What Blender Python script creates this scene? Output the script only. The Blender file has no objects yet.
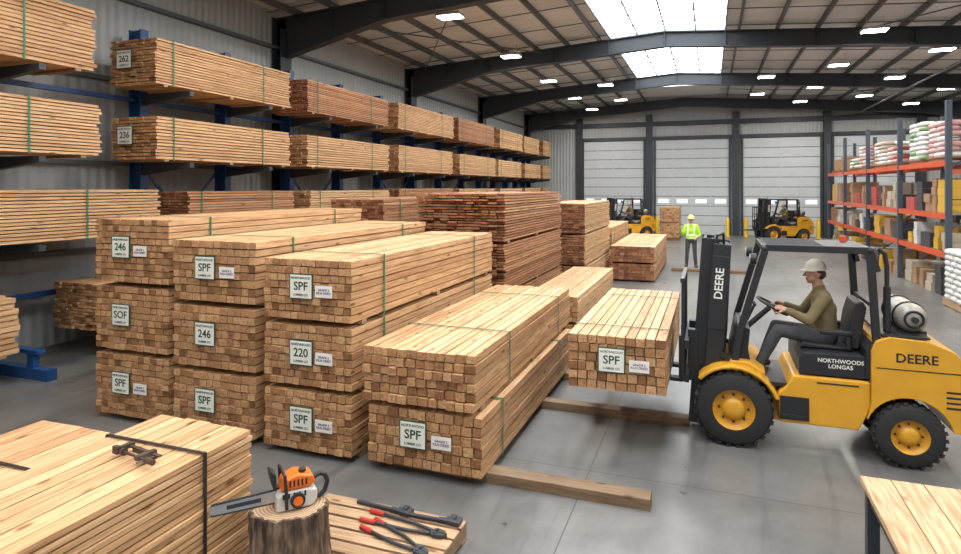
import bpy, math, random, bmesh
from mathutils import Vector, Matrix, Euler
S=bpy.context.scene
C=S.collection
try:
    S.view_settings.view_transform='Standard'
except Exception: pass

# ---------------- materials ----------------
def newmat(name):
    m=bpy.data.materials.new(name); m.use_nodes=True
    nt=m.node_tree; b=nt.nodes['Principled BSDF']
    return m,nt,b
def mat(name,col,rough=.6,metal=0,var=.0,scale=8,bump=0,emit=0,coat=0):
    m,nt,b=newmat(name)
    b.inputs['Base Color'].default_value=(*col,1)
    b.inputs['Roughness'].default_value=rough
    b.inputs['Metallic'].default_value=metal
    if coat: b.inputs['Coat Weight'].default_value=coat
    if emit:
        b.inputs['Emission Color'].default_value=(*col,1); b.inputs['Emission Strength'].default_value=emit
    if var or bump:
        tc=nt.nodes.new('ShaderNodeTexCoord'); n=nt.nodes.new('ShaderNodeTexNoise')
        n.inputs['Scale'].default_value=scale; n.inputs['Detail'].default_value=5
        nt.links.new(tc.outputs['Object'],n.inputs['Vector'])
        if var:
            mx=nt.nodes.new('ShaderNodeMix'); mx.data_type='RGBA'
            mx.inputs[6].default_value=(*[c*(1-var) for c in col],1)
            mx.inputs[7].default_value=(*[min(1,c*(1+var)) for c in col],1)
            nt.links.new(n.outputs[0],mx.inputs[0]); nt.links.new(mx.outputs[2],b.inputs['Base Color'])
        if bump:
            bp=nt.nodes.new('ShaderNodeBump'); bp.inputs['Strength'].default_value=bump; bp.inputs['Distance'].default_value=.02
            nt.links.new(n.outputs[0],bp.inputs['Height']); nt.links.new(bp.outputs[0],b.inputs['Normal'])
    return m
def ramp(nt,stops):
    r=nt.nodes.new('ShaderNodeValToRGB'); e=r.color_ramp.elements
    while len(e)<len(stops): e.new(.5)
    for i,(p,c) in enumerate(stops): e[i].position=p; e[i].color=(*c,1)
    return r
def woodmat(name,stops,grain=(14,.7,14),dark=.66,rough=.65,knots=True,fine=4.2):
    m,nt,b=newmat(name); N=nt.nodes; L=nt.links
    b.inputs['Roughness'].default_value=rough
    g=N.new('ShaderNodeNewGeometry'); tc=N.new('ShaderNodeTexCoord')
    mp=N.new('ShaderNodeMapping'); mp.inputs['Scale'].default_value=grain
    mul=N.new('ShaderNodeMath'); mul.operation='MULTIPLY'; mul.inputs[1].default_value=37
    L.new(g.outputs['Random Per Island'],mul.inputs[0])
    add=N.new('ShaderNodeVectorMath'); add.operation='ADD'
    L.new(tc.outputs['Object'],mp.inputs['Vector']); L.new(mp.outputs[0],add.inputs[0]); L.new(mul.outputs[0],add.inputs[1])
    r=ramp(nt,stops); L.new(g.outputs['Random Per Island'],r.inputs[0])
    n=N.new('ShaderNodeTexNoise'); n.inputs['Scale'].default_value=1.6; n.inputs['Detail'].default_value=7; n.inputs['Distortion'].default_value=.8; n.inputs['Roughness'].default_value=.6
    L.new(add.outputs[0],n.inputs['Vector'])
    gr=ramp(nt,[(.3,(dark,dark*.88,dark*.74)),(.52,(1,1,1)),(.75,(1.0,.97,.93))]); L.new(n.outputs[0],gr.inputs[0])
    mx=N.new('ShaderNodeMix'); mx.data_type='RGBA'; mx.blend_type='MULTIPLY'; mx.inputs[0].default_value=1
    L.new(r.outputs[0],mx.inputs[6]); L.new(gr.outputs[0],mx.inputs[7])
    nf=N.new('ShaderNodeTexNoise'); nf.inputs['Scale'].default_value=fine; nf.inputs['Detail'].default_value=4; L.new(add.outputs[0],nf.inputs['Vector'])
    gf=ramp(nt,[(.36,(.70,.61,.50)),(.53,(1,1,1))]); L.new(nf.outputs[0],gf.inputs[0])
    mf=N.new('ShaderNodeMix'); mf.data_type='RGBA'; mf.blend_type='MULTIPLY'; mf.inputs[0].default_value=.85
    L.new(mx.outputs[2],mf.inputs[6]); L.new(gf.outputs[0],mf.inputs[7])
    out=mf.outputs[2]
    if knots:
        mp2=N.new('ShaderNodeMapping'); k=(7,2.4,7) if grain[1]<grain[0] else (2.4,7,7)
        mp2.inputs['Scale'].default_value=k
        ad2=N.new('ShaderNodeVectorMath'); ad2.operation='ADD'
        L.new(tc.outputs['Object'],mp2.inputs['Vector']); L.new(mp2.outputs[0],ad2.inputs[0]); L.new(mul.outputs[0],ad2.inputs[1])
        vo=N.new('ShaderNodeTexVoronoi'); vo.inputs['Scale'].default_value=1.0; L.new(ad2.outputs[0],vo.inputs['Vector'])
        kr=ramp(nt,[(.07,(.33,.16,.07)),(.16,(1,1,1))]); L.new(vo.outputs['Distance'],kr.inputs[0])
        m2=N.new('ShaderNodeMix'); m2.data_type='RGBA'; m2.blend_type='MULTIPLY'; m2.inputs[0].default_value=.9
        L.new(out,m2.inputs[6]); L.new(kr.outputs[0],m2.inputs[7]); out=m2.outputs[2]
    L.new(out,b.inputs['Base Color'])
    return m
wood=woodmat('wood_pine',[(0,(.46,.255,.12)),(.2,(.66,.42,.225)),(.45,(.57,.335,.165)),(.7,(.70,.465,.26)),(.88,(.50,.285,.14)),(1,(.63,.40,.21))])
wend=woodmat('wood_pine_end',[(0,(.20,.09,.035)),(.2,(.46,.245,.11)),(.42,(.60,.36,.185)),(.62,(.34,.165,.07)),(.8,(.52,.29,.14)),(.92,(.27,.125,.05)),(1,(.68,.44,.25))],grain=(22,5,22),dark=.5,knots=False,fine=2.5)
rwood=woodmat('wood_cedar',[(0,(.34,.15,.07)),(.4,(.48,.245,.12)),(.75,(.56,.32,.165)),(1,(.30,.13,.06))])
rend=woodmat('wood_cedar_end',[(0,(.16,.055,.027)),(.4,(.32,.135,.065)),(.8,(.43,.21,.105)),(1,(.19,.075,.035))],grain=(22,5,22),dark=.6,knots=False)
owood=woodmat('wood_weathered',[(0,(.30,.20,.12)),(.5,(.40,.28,.17)),(1,(.26,.17,.10))])
beamw=woodmat('wood_beam',[(0,(.20,.13,.075)),(1,(.27,.18,.11))],grain=(.8,14,14))
pwood=woodmat('wood_pallet',[(0,(.36,.23,.13)),(.5,(.52,.35,.21)),(1,(.30,.19,.11))],grain=(1.0,14,14))
bwood=woodmat('wood_bench',[(0,(.50,.31,.175)),(.5,(.64,.43,.255)),(1,(.56,.36,.205))],grain=(14,1.0,14))
green=mat('strap_green',(.02,.16,.08),.4)
blk=mat('strap_black',(.02,.02,.02),.4)
white=mat('label_white',(.76,.76,.69),.5,var=.05)
lgreen=mat('label_ink_green',(.02,.07,.04),.5)
purple=mat('label_ink_purple',(.16,.07,.20),.5)
steel_d=mat('steel_dark',(.045,.052,.06),.45,.3,var=.2)
steel_frame=mat('steel_frame_paint',(.030,.036,.043),.5,.1,var=.15)
blue=mat('rack_blue',(.014,.062,.19),.4,var=.2)
orange=mat('rack_orange',(.62,.085,.02),.4)
ylw=mat('forklift_yellow',(.66,.33,.022),.42,var=.16,scale=5,coat=.15)
dblk=mat('forklift_black',(.018,.019,.022),.45,var=.2)
rub=mat('tire_rubber',(.022,.022,.023),.85,var=.35,scale=20,bump=.3)
seatm=mat('seat_vinyl',(.02,.02,.022),.55)
chrome=mat('steel_bright',(.55,.56,.57),.3,.9,var=.1)
tank=mat('gas_tank_paint',(.36,.34,.30),.4,.3,var=.15)
skin=mat('skin',(.52,.28,.19),.5)
hair=mat('hair',(.05,.03,.02),.7)
jacket=mat('jacket_khaki',(.17,.13,.062),.85,var=.35,scale=12)
pants=mat('work_pants',(.055,.055,.06),.85,var=.25)
boots=mat('boots',(.07,.04,.025),.6)
hivis=mat('vest_hivis',(.42,.74,.03),.6)
reflt=mat('reflective_tape',(.75,.75,.72),.4)
hatm=mat('hard_hat',(.74,.68,.56),.3)
hatw=mat('hard_hat_yellow',(.80,.75,.25),.35)
eyew=mat('eye_white',(.8,.8,.78),.3); eyed=mat('eye_dark',(.03,.02,.02),.3); lip=mat('lips',(.40,.14,.11),.5)
yb=mat('bollard_yellow',(.85,.55,.02),.45)

# ---------------- mesh builder ----------------
class MB:
    def __init__(s): s.v=[];s.f=[];s.m=[];s.s=[]
    def add(s,vs,fs,m=0,sm=False):
        o=len(s.v); s.v+= [tuple(v) for v in vs]
        for i,f in enumerate(fs):
            s.f.append([o+k for k in f]); s.m.append(m[i] if isinstance(m,(list,tuple)) else m); s.s.append(sm)
    def box(s,c,d,m=0,rot=None):
        x,y,z=d[0]/2,d[1]/2,d[2]/2
        vs=[Vector((a*x,b*y,e*z)) for a,b,e in ((-1,-1,-1),(1,-1,-1),(1,1,-1),(-1,1,-1),(-1,-1,1),(1,-1,1),(1,1,1),(-1,1,1))]
        if rot is not None:
            R=rot if isinstance(rot,Matrix) else Euler(rot).to_matrix(); vs=[R@v for v in vs]
        vs=[v+Vector(c) for v in vs]
        s.add(vs,[(0,3,2,1),(4,5,6,7),(0,1,5,4),(2,3,7,6),(1,2,6,5),(3,0,4,7)],m)
    def bx(s,x0,x1,y0,y1,z0,z1,m=0): s.box(((x0+x1)/2,(y0+y1)/2,(z0+z1)/2),(x1-x0,y1-y0,z1-z0),m)
    def bar(s,p0,p1,w,h,m=0):
        p0=Vector(p0);p1=Vector(p1);d=p1-p0
        q=d.to_track_quat('Z','Y').to_matrix(); s.box((p0+p1)/2,(w,h,d.length),m,q)
    def cyl(s,p0,p1,r0,r1=None,seg=16,m=0,sm=True,cap=None):
        if r1 is None:r1=r0
        p0=Vector(p0);p1=Vector(p1);q=(p1-p0).to_track_quat('Z','Y').to_matrix()
        vs=[]
        for p,r in((p0,r0),(p1,r1)):
            for i in range(seg):
                a=2*math.pi*i/seg; vs.append(p+q@Vector((r*math.cos(a),r*math.sin(a),0)))
        s.add(vs,[(i,(i+1)%seg,seg+(i+1)%seg,seg+i) for i in range(seg)],m,sm)
        mc=m if cap is None else cap
        s.add(vs[:seg],[tuple(range(seg))[::-1]],mc); s.add(vs[seg:],[tuple(range(seg))],mc)
    def prism(s,pts,y0,y1,m=0,sm=False):
        n=len(pts); vs=[(x,y0,z) for x,z in pts]+[(x,y1,z) for x,z in pts]
        s.add(vs,[tuple(range(n))]+[tuple(range(n,2*n))[::-1]]+[(i,i+n,(i+1)%n+n,(i+1)%n) for i in range(n)],m,sm)
    def ell(s,c,r,m=0,seg=16,rings=10,rot=None,power=1):
        if not isinstance(r,(tuple,list)): r=(r,r,r)
        R=Euler(rot).to_matrix() if rot else None
        def sp(x): return math.copysign(abs(x)**power,x)
        vs=[]
        for j in range(rings+1):
            t=math.pi*j/rings
            for i in range(seg):
                a=2*math.pi*i/seg
                v=Vector((r[0]*sp(math.sin(t))*sp(math.cos(a)),r[1]*sp(math.sin(t))*sp(math.sin(a)),r[2]*sp(math.cos(t))))
                if R: v=R@v
                vs.append(v+Vector(c))
        fs=[]
        for j in range(rings):
            for i in range(seg):
                k=(i+1)%seg
                fs.append((j*seg+i,(j+1)*seg+i,(j+1)*seg+k,j*seg+k))
        s.add(vs,fs,m,True)
    def lathe(s,prof,c,axis='Z',seg=32,m=0,sm=True):
        vs=[];n=len(prof)
        for i in range(seg):
            a=2*math.pi*i/seg
            for r,h in prof:
                if axis=='Z': v=(c[0]+r*math.cos(a),c[1]+r*math.sin(a),c[2]+h)
                else: v=(c[0]+r*math.cos(a),c[1]+h,c[2]+r*math.sin(a))
                vs.append(v)
        fs=[];mm=[]
        for i in range(seg):
            k=(i+1)%seg
            for j in range(n-1):
                fs.append((i*n+j,k*n+j,k*n+j+1,i*n+j+1)); mm.append(m[j] if isinstance(m,(list,tuple)) else m)
        s.add(vs,fs,mm,sm)
    def torus(s,c,R,r,q=None,m=0,seg=28,sg=8):
        vs=[]
        for i in range(seg):
            a=2*math.pi*i/seg
            for j in range(sg):
                b=2*math.pi*j/sg
                v=Vector(((R+r*math.cos(b))*math.cos(a),(R+r*math.cos(b))*math.sin(a),r*math.sin(b)))
                if q: v=q@v
                vs.append(v+Vector(c))
        fs=[(i*sg+j,((i+1)%seg)*sg+j,((i+1)%seg)*sg+(j+1)%sg,i*sg+(j+1)%sg) for i in range(seg) for j in range(sg)]
        s.add(vs,fs,m,True)
    def tube(s,pts,r,m=0,seg=10):
        for a,b in zip(pts[:-1],pts[1:]):
            s.cyl(a,b,r,seg=seg,m=m)
        for p in pts[1:-1]: s.ell(p,r*1.0,m,seg,6)
    def obj(s,name,mats,loc=(0,0,0),parent=None,bevel=0,rot=None,recalc=True):
        me=bpy.data.meshes.new(name); me.from_pydata(s.v,[],s.f); 
        for m in mats: me.materials.append(m)
        me.polygons.foreach_set('material_index',s.m); me.polygons.foreach_set('use_smooth',s.s)
        me.update()
        if recalc:
            bm=bmesh.new(); bm.from_mesh(me)
            bmesh.ops.recalc_face_normals(bm,faces=bm.faces); bm.to_mesh(me); bm.free()
        ob=bpy.data.objects.new(name,me); C.objects.link(ob); ob.location=loc
        if rot: ob.rotation_euler=rot
        if parent: ob.parent=parent
        if bevel:
            b=ob.modifiers.new('bevel','BEVEL'); b.width=bevel; b.segments=2; b.limit_method='ANGLE'; b.angle_limit=.6
        return ob
def empty(name,loc=(0,0,0),rot=None):
    e=bpy.data.objects.new(name,None); C.objects.link(e); e.location=loc; e.empty_display_size=.2
    if rot: e.rotation_euler=rot
    return e
_tc={}
def text(name,body,size,loc,rot,m,parent=None,ext=.001,align='CENTER'):
    k=(body,size,m.name,align)
    if k not in _tc:
        c=bpy.data.curves.new(name,'FONT'); c.body=body; c.size=size; c.align_x=align; c.align_y='CENTER'; c.extrude=ext; c.resolution_u=3
        c.offset=size*.018
        c.materials.append(m); _tc[k]=c
    o=bpy.data.objects.new(name,_tc[k]); C.objects.link(o); o.location=loc; o.rotation_euler=rot
    if parent: o.parent=parent
    return o
R90=(math.pi/2,0,0)

# ---------------- room ----------------
XL,XR,YB,Y0=-10.75,13.5,38.0,-4.0
def floor_mat():
    m,nt,b=newmat('concrete_floor'); N=nt.nodes;L=nt.links
    tc=N.new('ShaderNodeTexCoord')
    n=N.new('ShaderNodeTexNoise'); n.inputs['Scale'].default_value=.4; n.inputs['Detail'].default_value=8; n.inputs['Roughness'].default_value=.6; n.inputs['Distortion'].default_value=.5
    L.new(tc.outputs['Object'],n.inputs['Vector'])
    n2=N.new('ShaderNodeTexNoise'); n2.inputs['Scale'].default_value=3; n2.inputs['Detail'].default_value=9; n2.inputs['Roughness'].default_value=.65
    L.new(tc.outputs['Object'],n2.inputs['Vector'])
    r=ramp(nt,[(.3,(.105,.103,.100)),(.5,(.155,.152,.147)),(.7,(.215,.21,.203))]); L.new(n.outputs[0],r.inputs[0])
    r2=ramp(nt,[(.3,(.80,.80,.79)),(.7,(1.1,1.1,1.1))]); L.new(n2.outputs[0],r2.inputs[0])
    mx=N.new('ShaderNodeMix'); mx.data_type='RGBA'; mx.blend_type='MULTIPLY'; mx.inputs[0].default_value=1
    L.new(r.outputs[0],mx.inputs[6]); L.new(r2.outputs[0],mx.inputs[7])
    # tyre scuffs: stretched noise
    mp=N.new('ShaderNodeMapping'); mp.inputs['Scale'].default_value=(2.6,.22,1); mp.inputs['Rotation'].default_value=(0,0,.35); L.new(tc.outputs['Object'],mp.inputs[0])
    n3=N.new('ShaderNodeTexNoise'); n3.inputs['Scale'].default_value=1.2; n3.inputs['Detail'].default_value=5; n3.inputs['Distortion'].default_value=1.2; L.new(mp.outputs[0],n3.inputs['Vector'])
    r3=ramp(nt,[(.33,(.72,.72,.72)),(.45,(1,1,1))]); L.new(n3.outputs[0],r3.inputs[0])
    mx3=N.new('ShaderNodeMix'); mx3.data_type='RGBA'; mx3.blend_type='MULTIPLY'; mx3.inputs[0].default_value=1
    L.new(mx.outputs[2],mx3.inputs[6]); L.new(r3.outputs[0],mx3.inputs[7])
    sp=N.new('ShaderNodeSeparateXYZ'); L.new(tc.outputs['Object'],sp.inputs[0])
    prev=None
    for ax,per,off in(('X',4.6,1.1),('Y',4.6,3.2)):
        a=N.new('ShaderNodeMath');a.operation='ADD';a.inputs[1].default_value=off+46; L.new(sp.outputs[ax],a.inputs[0])
        w=N.new('ShaderNodeMath');w.operation='PINGPONG';w.inputs[1].default_value=per/2; L.new(a.outputs[0],w.inputs[0])
        c=N.new('ShaderNodeMath');c.operation='LESS_THAN';c.inputs[1].default_value=.006; L.new(w.outputs[0],c.inputs[0])
        if prev:
            q=N.new('ShaderNodeMath');q.operation='MAXIMUM';L.new(prev.outputs[0],q.inputs[0]);L.new(c.outputs[0],q.inputs[1]);prev=q
        else: prev=c
    m2=N.new('ShaderNodeMix'); m2.data_type='RGBA'; m2.inputs[7].default_value=(.06,.06,.058,1)
    L.new(prev.outputs[0],m2.inputs[0]); L.new(mx3.outputs[2],m2.inputs[6]); L.new(m2.outputs[2],b.inputs['Base Color'])
    rr=ramp(nt,[(.3,(.27,)*3),(.7,(.38,)*3)]); L.new(n2.outputs[0],rr.inputs[0]); L.new(rr.outputs[0],b.inputs['Roughness'])
    b.inputs['Specular IOR Level'].default_value=.5
    return m
def ribmat(name,col,axis,scale,rough=.5,strength=.6):
    m,nt,b=newmat(name); N=nt.nodes;L=nt.links
    b.inputs['Roughness'].default_value=rough; b.inputs['Base Color'].default_value=(*col,1)
    tc=N.new('ShaderNodeTexCoord'); w=N.new('ShaderNodeTexWave'); w.bands_direction=axis; w.inputs['Scale'].default_value=scale; w.wave_profile='SIN'
    L.new(tc.outputs['Object'],w.inputs['Vector'])
    bp=N.new('ShaderNodeBump'); bp.inputs['Strength'].default_value=strength; bp.inputs['Distance'].default_value=.03
    L.new(w.outputs['Fac'],bp.inputs['Height']); L.new(bp.outputs[0],b.inputs['Normal'])
    n=N.new('ShaderNodeTexNoise'); n.inputs['Scale'].default_value=.8; L.new(tc.outputs['Object'],n.inputs['Vector'])
    mx=N.new('ShaderNodeMix'); mx.data_type='RGBA'; mx.inputs[6].default_value=(*[c*.85 for c in col],1); mx.inputs[7].default_value=(*[min(1,c*1.12) for c in col],1)
    L.new(n.outputs[0],mx.inputs[0]); L.new(mx.outputs[2],b.inputs['Base Color'])
    return m
fm=floor_mat(); wallm=ribmat('wall_panel',(.36,.38,.375),'Y',1.6); wallb=ribmat('wall_panel_end',(.40,.42,.42),'X',1.6)
deckm=ribmat('roof_deck',(.66,.66,.64),'Y',1.0,strength=.9)
purl=mat('purlin_paint',(.10,.108,.112),.5)
m=MB(); m.bx(XL-.2,XR+.2,Y0,YB+.2,-.2,0); m.obj('floor',[fm])
m=MB(); m.bx(XL-.2,XL,Y0,YB+.2,0,7.6); m.obj('wall_left',[wallm])
m=MB(); m.bx(XR,XR+.2,Y0,YB+.2,0,7.6); m.obj('wall_right',[wallm])
m=MB(); m.bx(XL,XR,YB,YB+.2,0,8.0); m.obj('wall_back',[wallb])
RX=-1.4
def deckz(x): return 8.0-(RX-x)*.068 if x<RX else 8.0-(x-RX)*.068
SK0,SK1=-3.2,.45
m=MB()
m.prism([(XL-.2,deckz(XL-.2)),(SK0,deckz(SK0)),(SK0,deckz(SK0)+.12),(XL-.2,deckz(XL-.2)+.12)],Y0,YB+.2)
m.prism([(SK1,deckz(SK1)),(XR+.2,deckz(XR+.2)),(XR+.2,deckz(XR+.2)+.12),(SK1,deckz(SK1)+.12)],Y0,YB+.2)
m.prism([(SK0,deckz(SK0)),(SK1,deckz(SK1)),(SK1,deckz(SK1)+.12),(SK0,deckz(SK0)+.12)],33,YB+.2)
m.obj('ceiling',[deckm])
# skylight
skm=mat('skylight_panel',(.93,.97,1.0),.4,emit=9)
m=MB()
m.prism([(SK0,deckz(SK0)),(RX,8.0),(SK1,deckz(SK1)),(SK1,deckz(SK1)+.05),(RX,8.05),(SK0,deckz(SK0)+.05)],Y0,33,0)
m.obj('window_1',[skm])
m=MB()
y=Y0+.5
while y<33:
    m.bar((SK0,y,deckz(SK0)-.03),(RX,y,7.97),.06,.06); m.bar((RX,y,7.97),(SK1,y,deckz(SK1)-.03),.06,.06); y+=1.25
for x in(SK0,-2.3,RX,-.45,SK1): m.bar((x,Y0,deckz(x)-.05),(x,33,deckz(x)-.05),.05,.08)
m.obj('trim_1',[mat('skylight_frame',(.30,.33,.36),.5)])
# purlins
m=MB(); x=XL+.6
while x<XR:
    if not(SK0-.1<x<SK1+.1):
        z=deckz(x); m.bx(x-.03,x+.03,Y0,YB,z-.18,z-.01)
    x+=1.1
for y in [Y0+1.9*k for k in range(22)]:
    for a,b2 in ((XL,SK0),(SK1,XR)):
        m.bar((a,y,deckz(a)-.1),(b2,y,deckz(b2)-.1),.025,.025)
m.obj('ceiling_purlins',[purl])
# frames
frames=[-1.6,6,13.5,21,28.8,36.9]
CD=.28
for k,y in enumerate(frames):
    m=MB()
    zt=lambda x: deckz(x)-.2
    for sx,xc in((1,XL+.02),(-1,XR-.02)):
        a,b2=sorted((xc,xc+sx*CD))
        zc=zt(xc+sx*CD)
        m.bx(a,b2,y-.012,y+.012,0,zc); m.bx(xc if sx>0 else xc-.03,xc+.03 if sx>0 else xc,y-.22,y+.22,0,zc)
        xi=xc+sx*CD; m.bx(min(xi,xi-sx*.03),max(xi,xi-sx*.03),y-.22,y+.22,0,zc-.3)
    def seg(x0,x1,d0,d1):
        z0,z1=zt(x0),zt(x1)
        m.prism([(x0,z0-d0),(x1,z1-d1),(x1,z1),(x0,z0)],y-.012,y+.012)
        m.prism([(x0,z0-d0),(x1,z1-d1),(x1,z1-d1+.03),(x0,z0-d0+.03)],y-.14,y+.14)
        m.prism([(x0,z0-.03),(x1,z1-.03),(x1,z1),(x0,z0)],y-.14,y+.14)
    seg(XL+.05,-7.5,1.1,.55); seg(-7.5,RX,.55,.5); seg(RX,10,.5,.55); seg(10,XR-.05,.55,1.0)
    for xx in(-9,-7.5,-5,-3.2,RX,.45,3,5.5,8,10,12):
        m.bx(xx-.01,xx+.01,y-.13,y+.13,zt(xx)-.5,zt(xx))
    m.obj('roof_beam',[steel_frame])
m=MB()
for z in(1.6,3.2,4.8,6.4):
    m.bx(XL,XL+.12,Y0,YB,z-.04,z+.04)
m.obj('trim_2',[purl])
m=MB()
for a,b2 in((13.5,21),(28.8,36.9)):
    for xa,xb in((-10,-5.5),(4,9)):
        m.cyl((xa,a,deckz(xa)-.3),(xb,b2,deckz(xb)-.3),.02,seg=6); m.cyl((xb,a,deckz(xb)-.3),(xa,b2,deckz(xa)-.3),.02,seg=6)
m.cyl((7.2,Y0,6.6),(7.2,YB,6.6),.04,seg=8)
m.obj('ceiling_pipe',[purl])
# doors
doorm=mat('dock_door_panel',(.50,.53,.54),.45,var=.08,scale=2); doorw=mat('dock_door_window',(.78,.86,.90),.3,emit=.55)
seam=mat('dock_door_seam',(.16,.17,.18),.6)
edges=[(-7.35,-3.65),(-3.1,1.05),(1.65,5.65),(6.15,10.0)]
for i,(a,b2) in enumerate(edges):
    m=MB()
    n=10; H=5.5; ph=H/n
    m.bx(a,b2,YB-.06,YB-.02,0,H,2)
    for j in range(n):
        z=j*ph
        m.bx(a,b2,YB-.1,YB-.05,z+.02,z+ph-.02,0)
        for q in (.3,.62): m.bx(a,b2,YB-.112,YB-.1,z+ph*q,z+ph*(q+.1),0)
        if j==3:
            k=4; w=(b2-a)/k
            for q in range(k): m.bx(a+q*w+.22,a+(q+1)*w-.22,YB-.125,YB-.10,z+.16,z+ph-.16,1)
    for q in (.25,.5,.75):
        x=a+(b2-a)*q; m.bx(x-.02,x+.02,YB-.118,YB-.1,0,H,0)
    m.obj('door_%d'%(i+1),[doorm,doorw,seam])
m=MB()
for x in(-7.55,-3.4,1.35,5.9,10.2):
    m.bx(x-.18,x+.18,YB-.28,YB-.005,0,7.0)
for a,b2 in edges:
    m.bx(a-.1,b2+.1,YB-.16,YB-.02,5.52,5.72)
    for x in(a+.03,b2-.03): m.bx(x-.05,x+.05,YB-.2,YB-.11,0,5.5)
m.bx(XL,XR,YB-.2,YB-.01,6.35,6.6)
m.obj('trim_3',[steel_frame])
for x in(-7.0,-3.85,-2.9,.9,1.85,5.4,6.4,9.6):
    m=MB(); m.cyl((0,0,0),(0,0,1.0),.09,seg=14); m.ell((0,0,1.0),(.09,.09,.05)); m.cyl((0,0,0),(0,0,.03),.16,seg=14)
    m.obj('safety_bollard',[yb],(x,YB-.75,0))
# high bay lights
led=mat('led_panel',(1,.98,.94),.4,emit=22)
casing=mat('fixture_casing',(.4,.4,.4),.4,.4)
fm_=None
spots=[(x,y,True) for x in(-6.2,4.2,8.9) for y in(-1,4.3,9.5,14.5,19.6,24.7,29.8,34.6)]
spots+=[(6.5,y,False) for y in (17,22.2,27.3,32.2)]+[(11.7,y,False) for y in (24.7,29.8,34.6)]+[(2.1,y,False) for y in(27.3,32.2)]+[(-4.3,y,False) for y in(27.3,32.2)]
for x,y,lamp in spots:
    if fm_ is None:
        m=MB(); m.bx(-.32,.32,-.22,.22,.02,.1,1); m.bx(-.29,.29,-.19,.19,0,.02,0)
        m.cyl((-.2,0,.1),(-.2,0,.42),.008,seg=6,m=1); m.cyl((.2,0,.1),(.2,0,.42),.008,seg=6,m=1)
        o=m.obj('high_bay_light',[led,casing]); fm_=o.data
    else:
        o=bpy.data.objects.new('high_bay_light',fm_); C.objects.link(o)
    o.location=(x,y,deckz(x)-.2-.42)
    if lamp:
        l=bpy.data.lights.new('lamp','AREA'); l.shape='RECTANGLE'; l.size=.56; l.size_y=.36; l.energy=145; l.color=(1,.95,.88)
        lo=bpy.data.objects.new('lamp',l); C.objects.link(lo); lo.parent=o; lo.location=(0,0,-.01)

# ---------------- lumber ----------------
def label(parent,cx,cz,yf,big,second=True,top='NORTHWOOD',s=1.0,dx=.3):
    m=MB(); m.bx(cx-.14*s,cx+.14*s,yf-.008,yf-.002,cz-.13*s,cz+.13*s,1); m.bx(cx-.128*s,cx+.128*s,yf-.012,yf-.008,cz-.118*s,cz+.118*s,0)
    m.obj('label',[white,lgreen],parent=parent)
    text('label_text',big,.12*s,(cx,yf-.013,cz),R90,lgreen,parent)
    text('label_header',top,.034*s,(cx,yf-.013,cz+.085*s),R90,lgreen,parent)
    text('label_footer','LUMBER CO',.032*s,(cx,yf-.013,cz-.085*s),R90,lgreen,parent)
    if second:
        x=cx+dx; z=cz-.04
        m=MB(); m.bx(x-.1,x+.1,yf-.008,yf-.002,z-.06,z+.06,0); m.obj('tag',[white],parent=parent)
        text('tag_text','GRADE 2\nKILN DRIED',.032,(x,yf-.009,z),R90,purple,parent)
def bundle(x0,x1,y0,y1,z0,h,cw=.1,ch=.085,seed=1,jit=.012,mats=None,bear=.04,straps=(.15,.8),lab=None,sec=True,gap=.006,strapm=None,labx=.42,name='lumber_bundle',dx=.3,bearY=None,ls=1.0,jb=2):
    rng=random.Random(seed); mats=mats or (wood,wend); strapm=strapm or green
    W=x1-x0; Ln=y1-y0; m=MB()
    if bear:
        for f in (bearY or (.06,.5,.94)):
            m.bx(-W/2+.01,W/2-.01,-Ln/2+Ln*f-.045,-Ln/2+Ln*f+.045,0,bear,2)
    nr=max(1,round((h-bear)/ch)); ch=(h-bear)/nr; nc=max(1,round(W/cw))
    for r in range(nr):
        ws=[rng.uniform(.85,1.15) for _ in range(nc)]; t=sum(ws); x=-W/2
        ro=rng.uniform(-1,1)*jit
        for w in ws:
            w=w/t*W
            a=-Ln/2+ro*.5+rng.uniform(-jit,jit); b=Ln/2+rng.uniform(-jit*jb,jit*jb)
            z=bear+r*ch; dz=rng.uniform(-.003,.002)
            ex=rng.uniform(-.006,.006) if x<-W/2+.01 else 0
            xa,xb,za,zb=x+gap/2-ex,x+w-gap/2,z+.001,z+ch-gap+dz
            if x+w>W/2-.01: xb+=rng.uniform(-.009,.007)
            vs=[(xa,a,za),(xb,a,za),(xb,b,za),(xa,b,za),(xa,a,zb),(xb,a,zb),(xb,b,zb),(xa,b,zb)]
            m.add(vs,[(0,3,2,1),(4,5,6,7),(0,1,5,4),(2,3,7,6),(1,2,6,5),(3,0,4,7)],[0,0,1,1,0,0])
            x+=w
    for f in straps:
        y=-Ln/2+f*Ln; o=.009; sw=.014
        m.bx(-W/2-o-.004,W/2+o+.004,y-sw,y+sw,h+.001,h+.005,3)
        m.bx(-W/2-o-.004,-W/2-o,y-sw,y+sw,bear*.5,h+.003,3); m.bx(W/2+o,W/2+o+.004,y-sw,y+sw,bear*.5,h+.003,3)
    ob=m.obj(name,[mats[0],mats[1],owood,strapm],((x0+x1)/2,(y0+y1)/2,z0),recalc=False)
    if lab: label(ob,-W/2+labx*W,h*.58,-Ln/2-jit*1.6,lab,sec,dx=dx,s=ls)
    return ob
for i,(l) in enumerate(('SPF','SOF','246')):
    bundle(-6.90,-5.76,5.36,9.5,.0+i*.795,.79,.094,.075,10+i,lab=l,bear=.07 if i==0 else .05,sec=(i!=1),labx=.38,gap=.010)
for i,(l) in enumerate(('SPF','246','SPF')):
    bundle(-5.66,-4.52,5.33,9.5,i*.725,.72,.094,.08,20+i,lab=l,bear=.07 if i==0 else .05,sec=(i==2),labx=.42,gap=.010)
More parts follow.
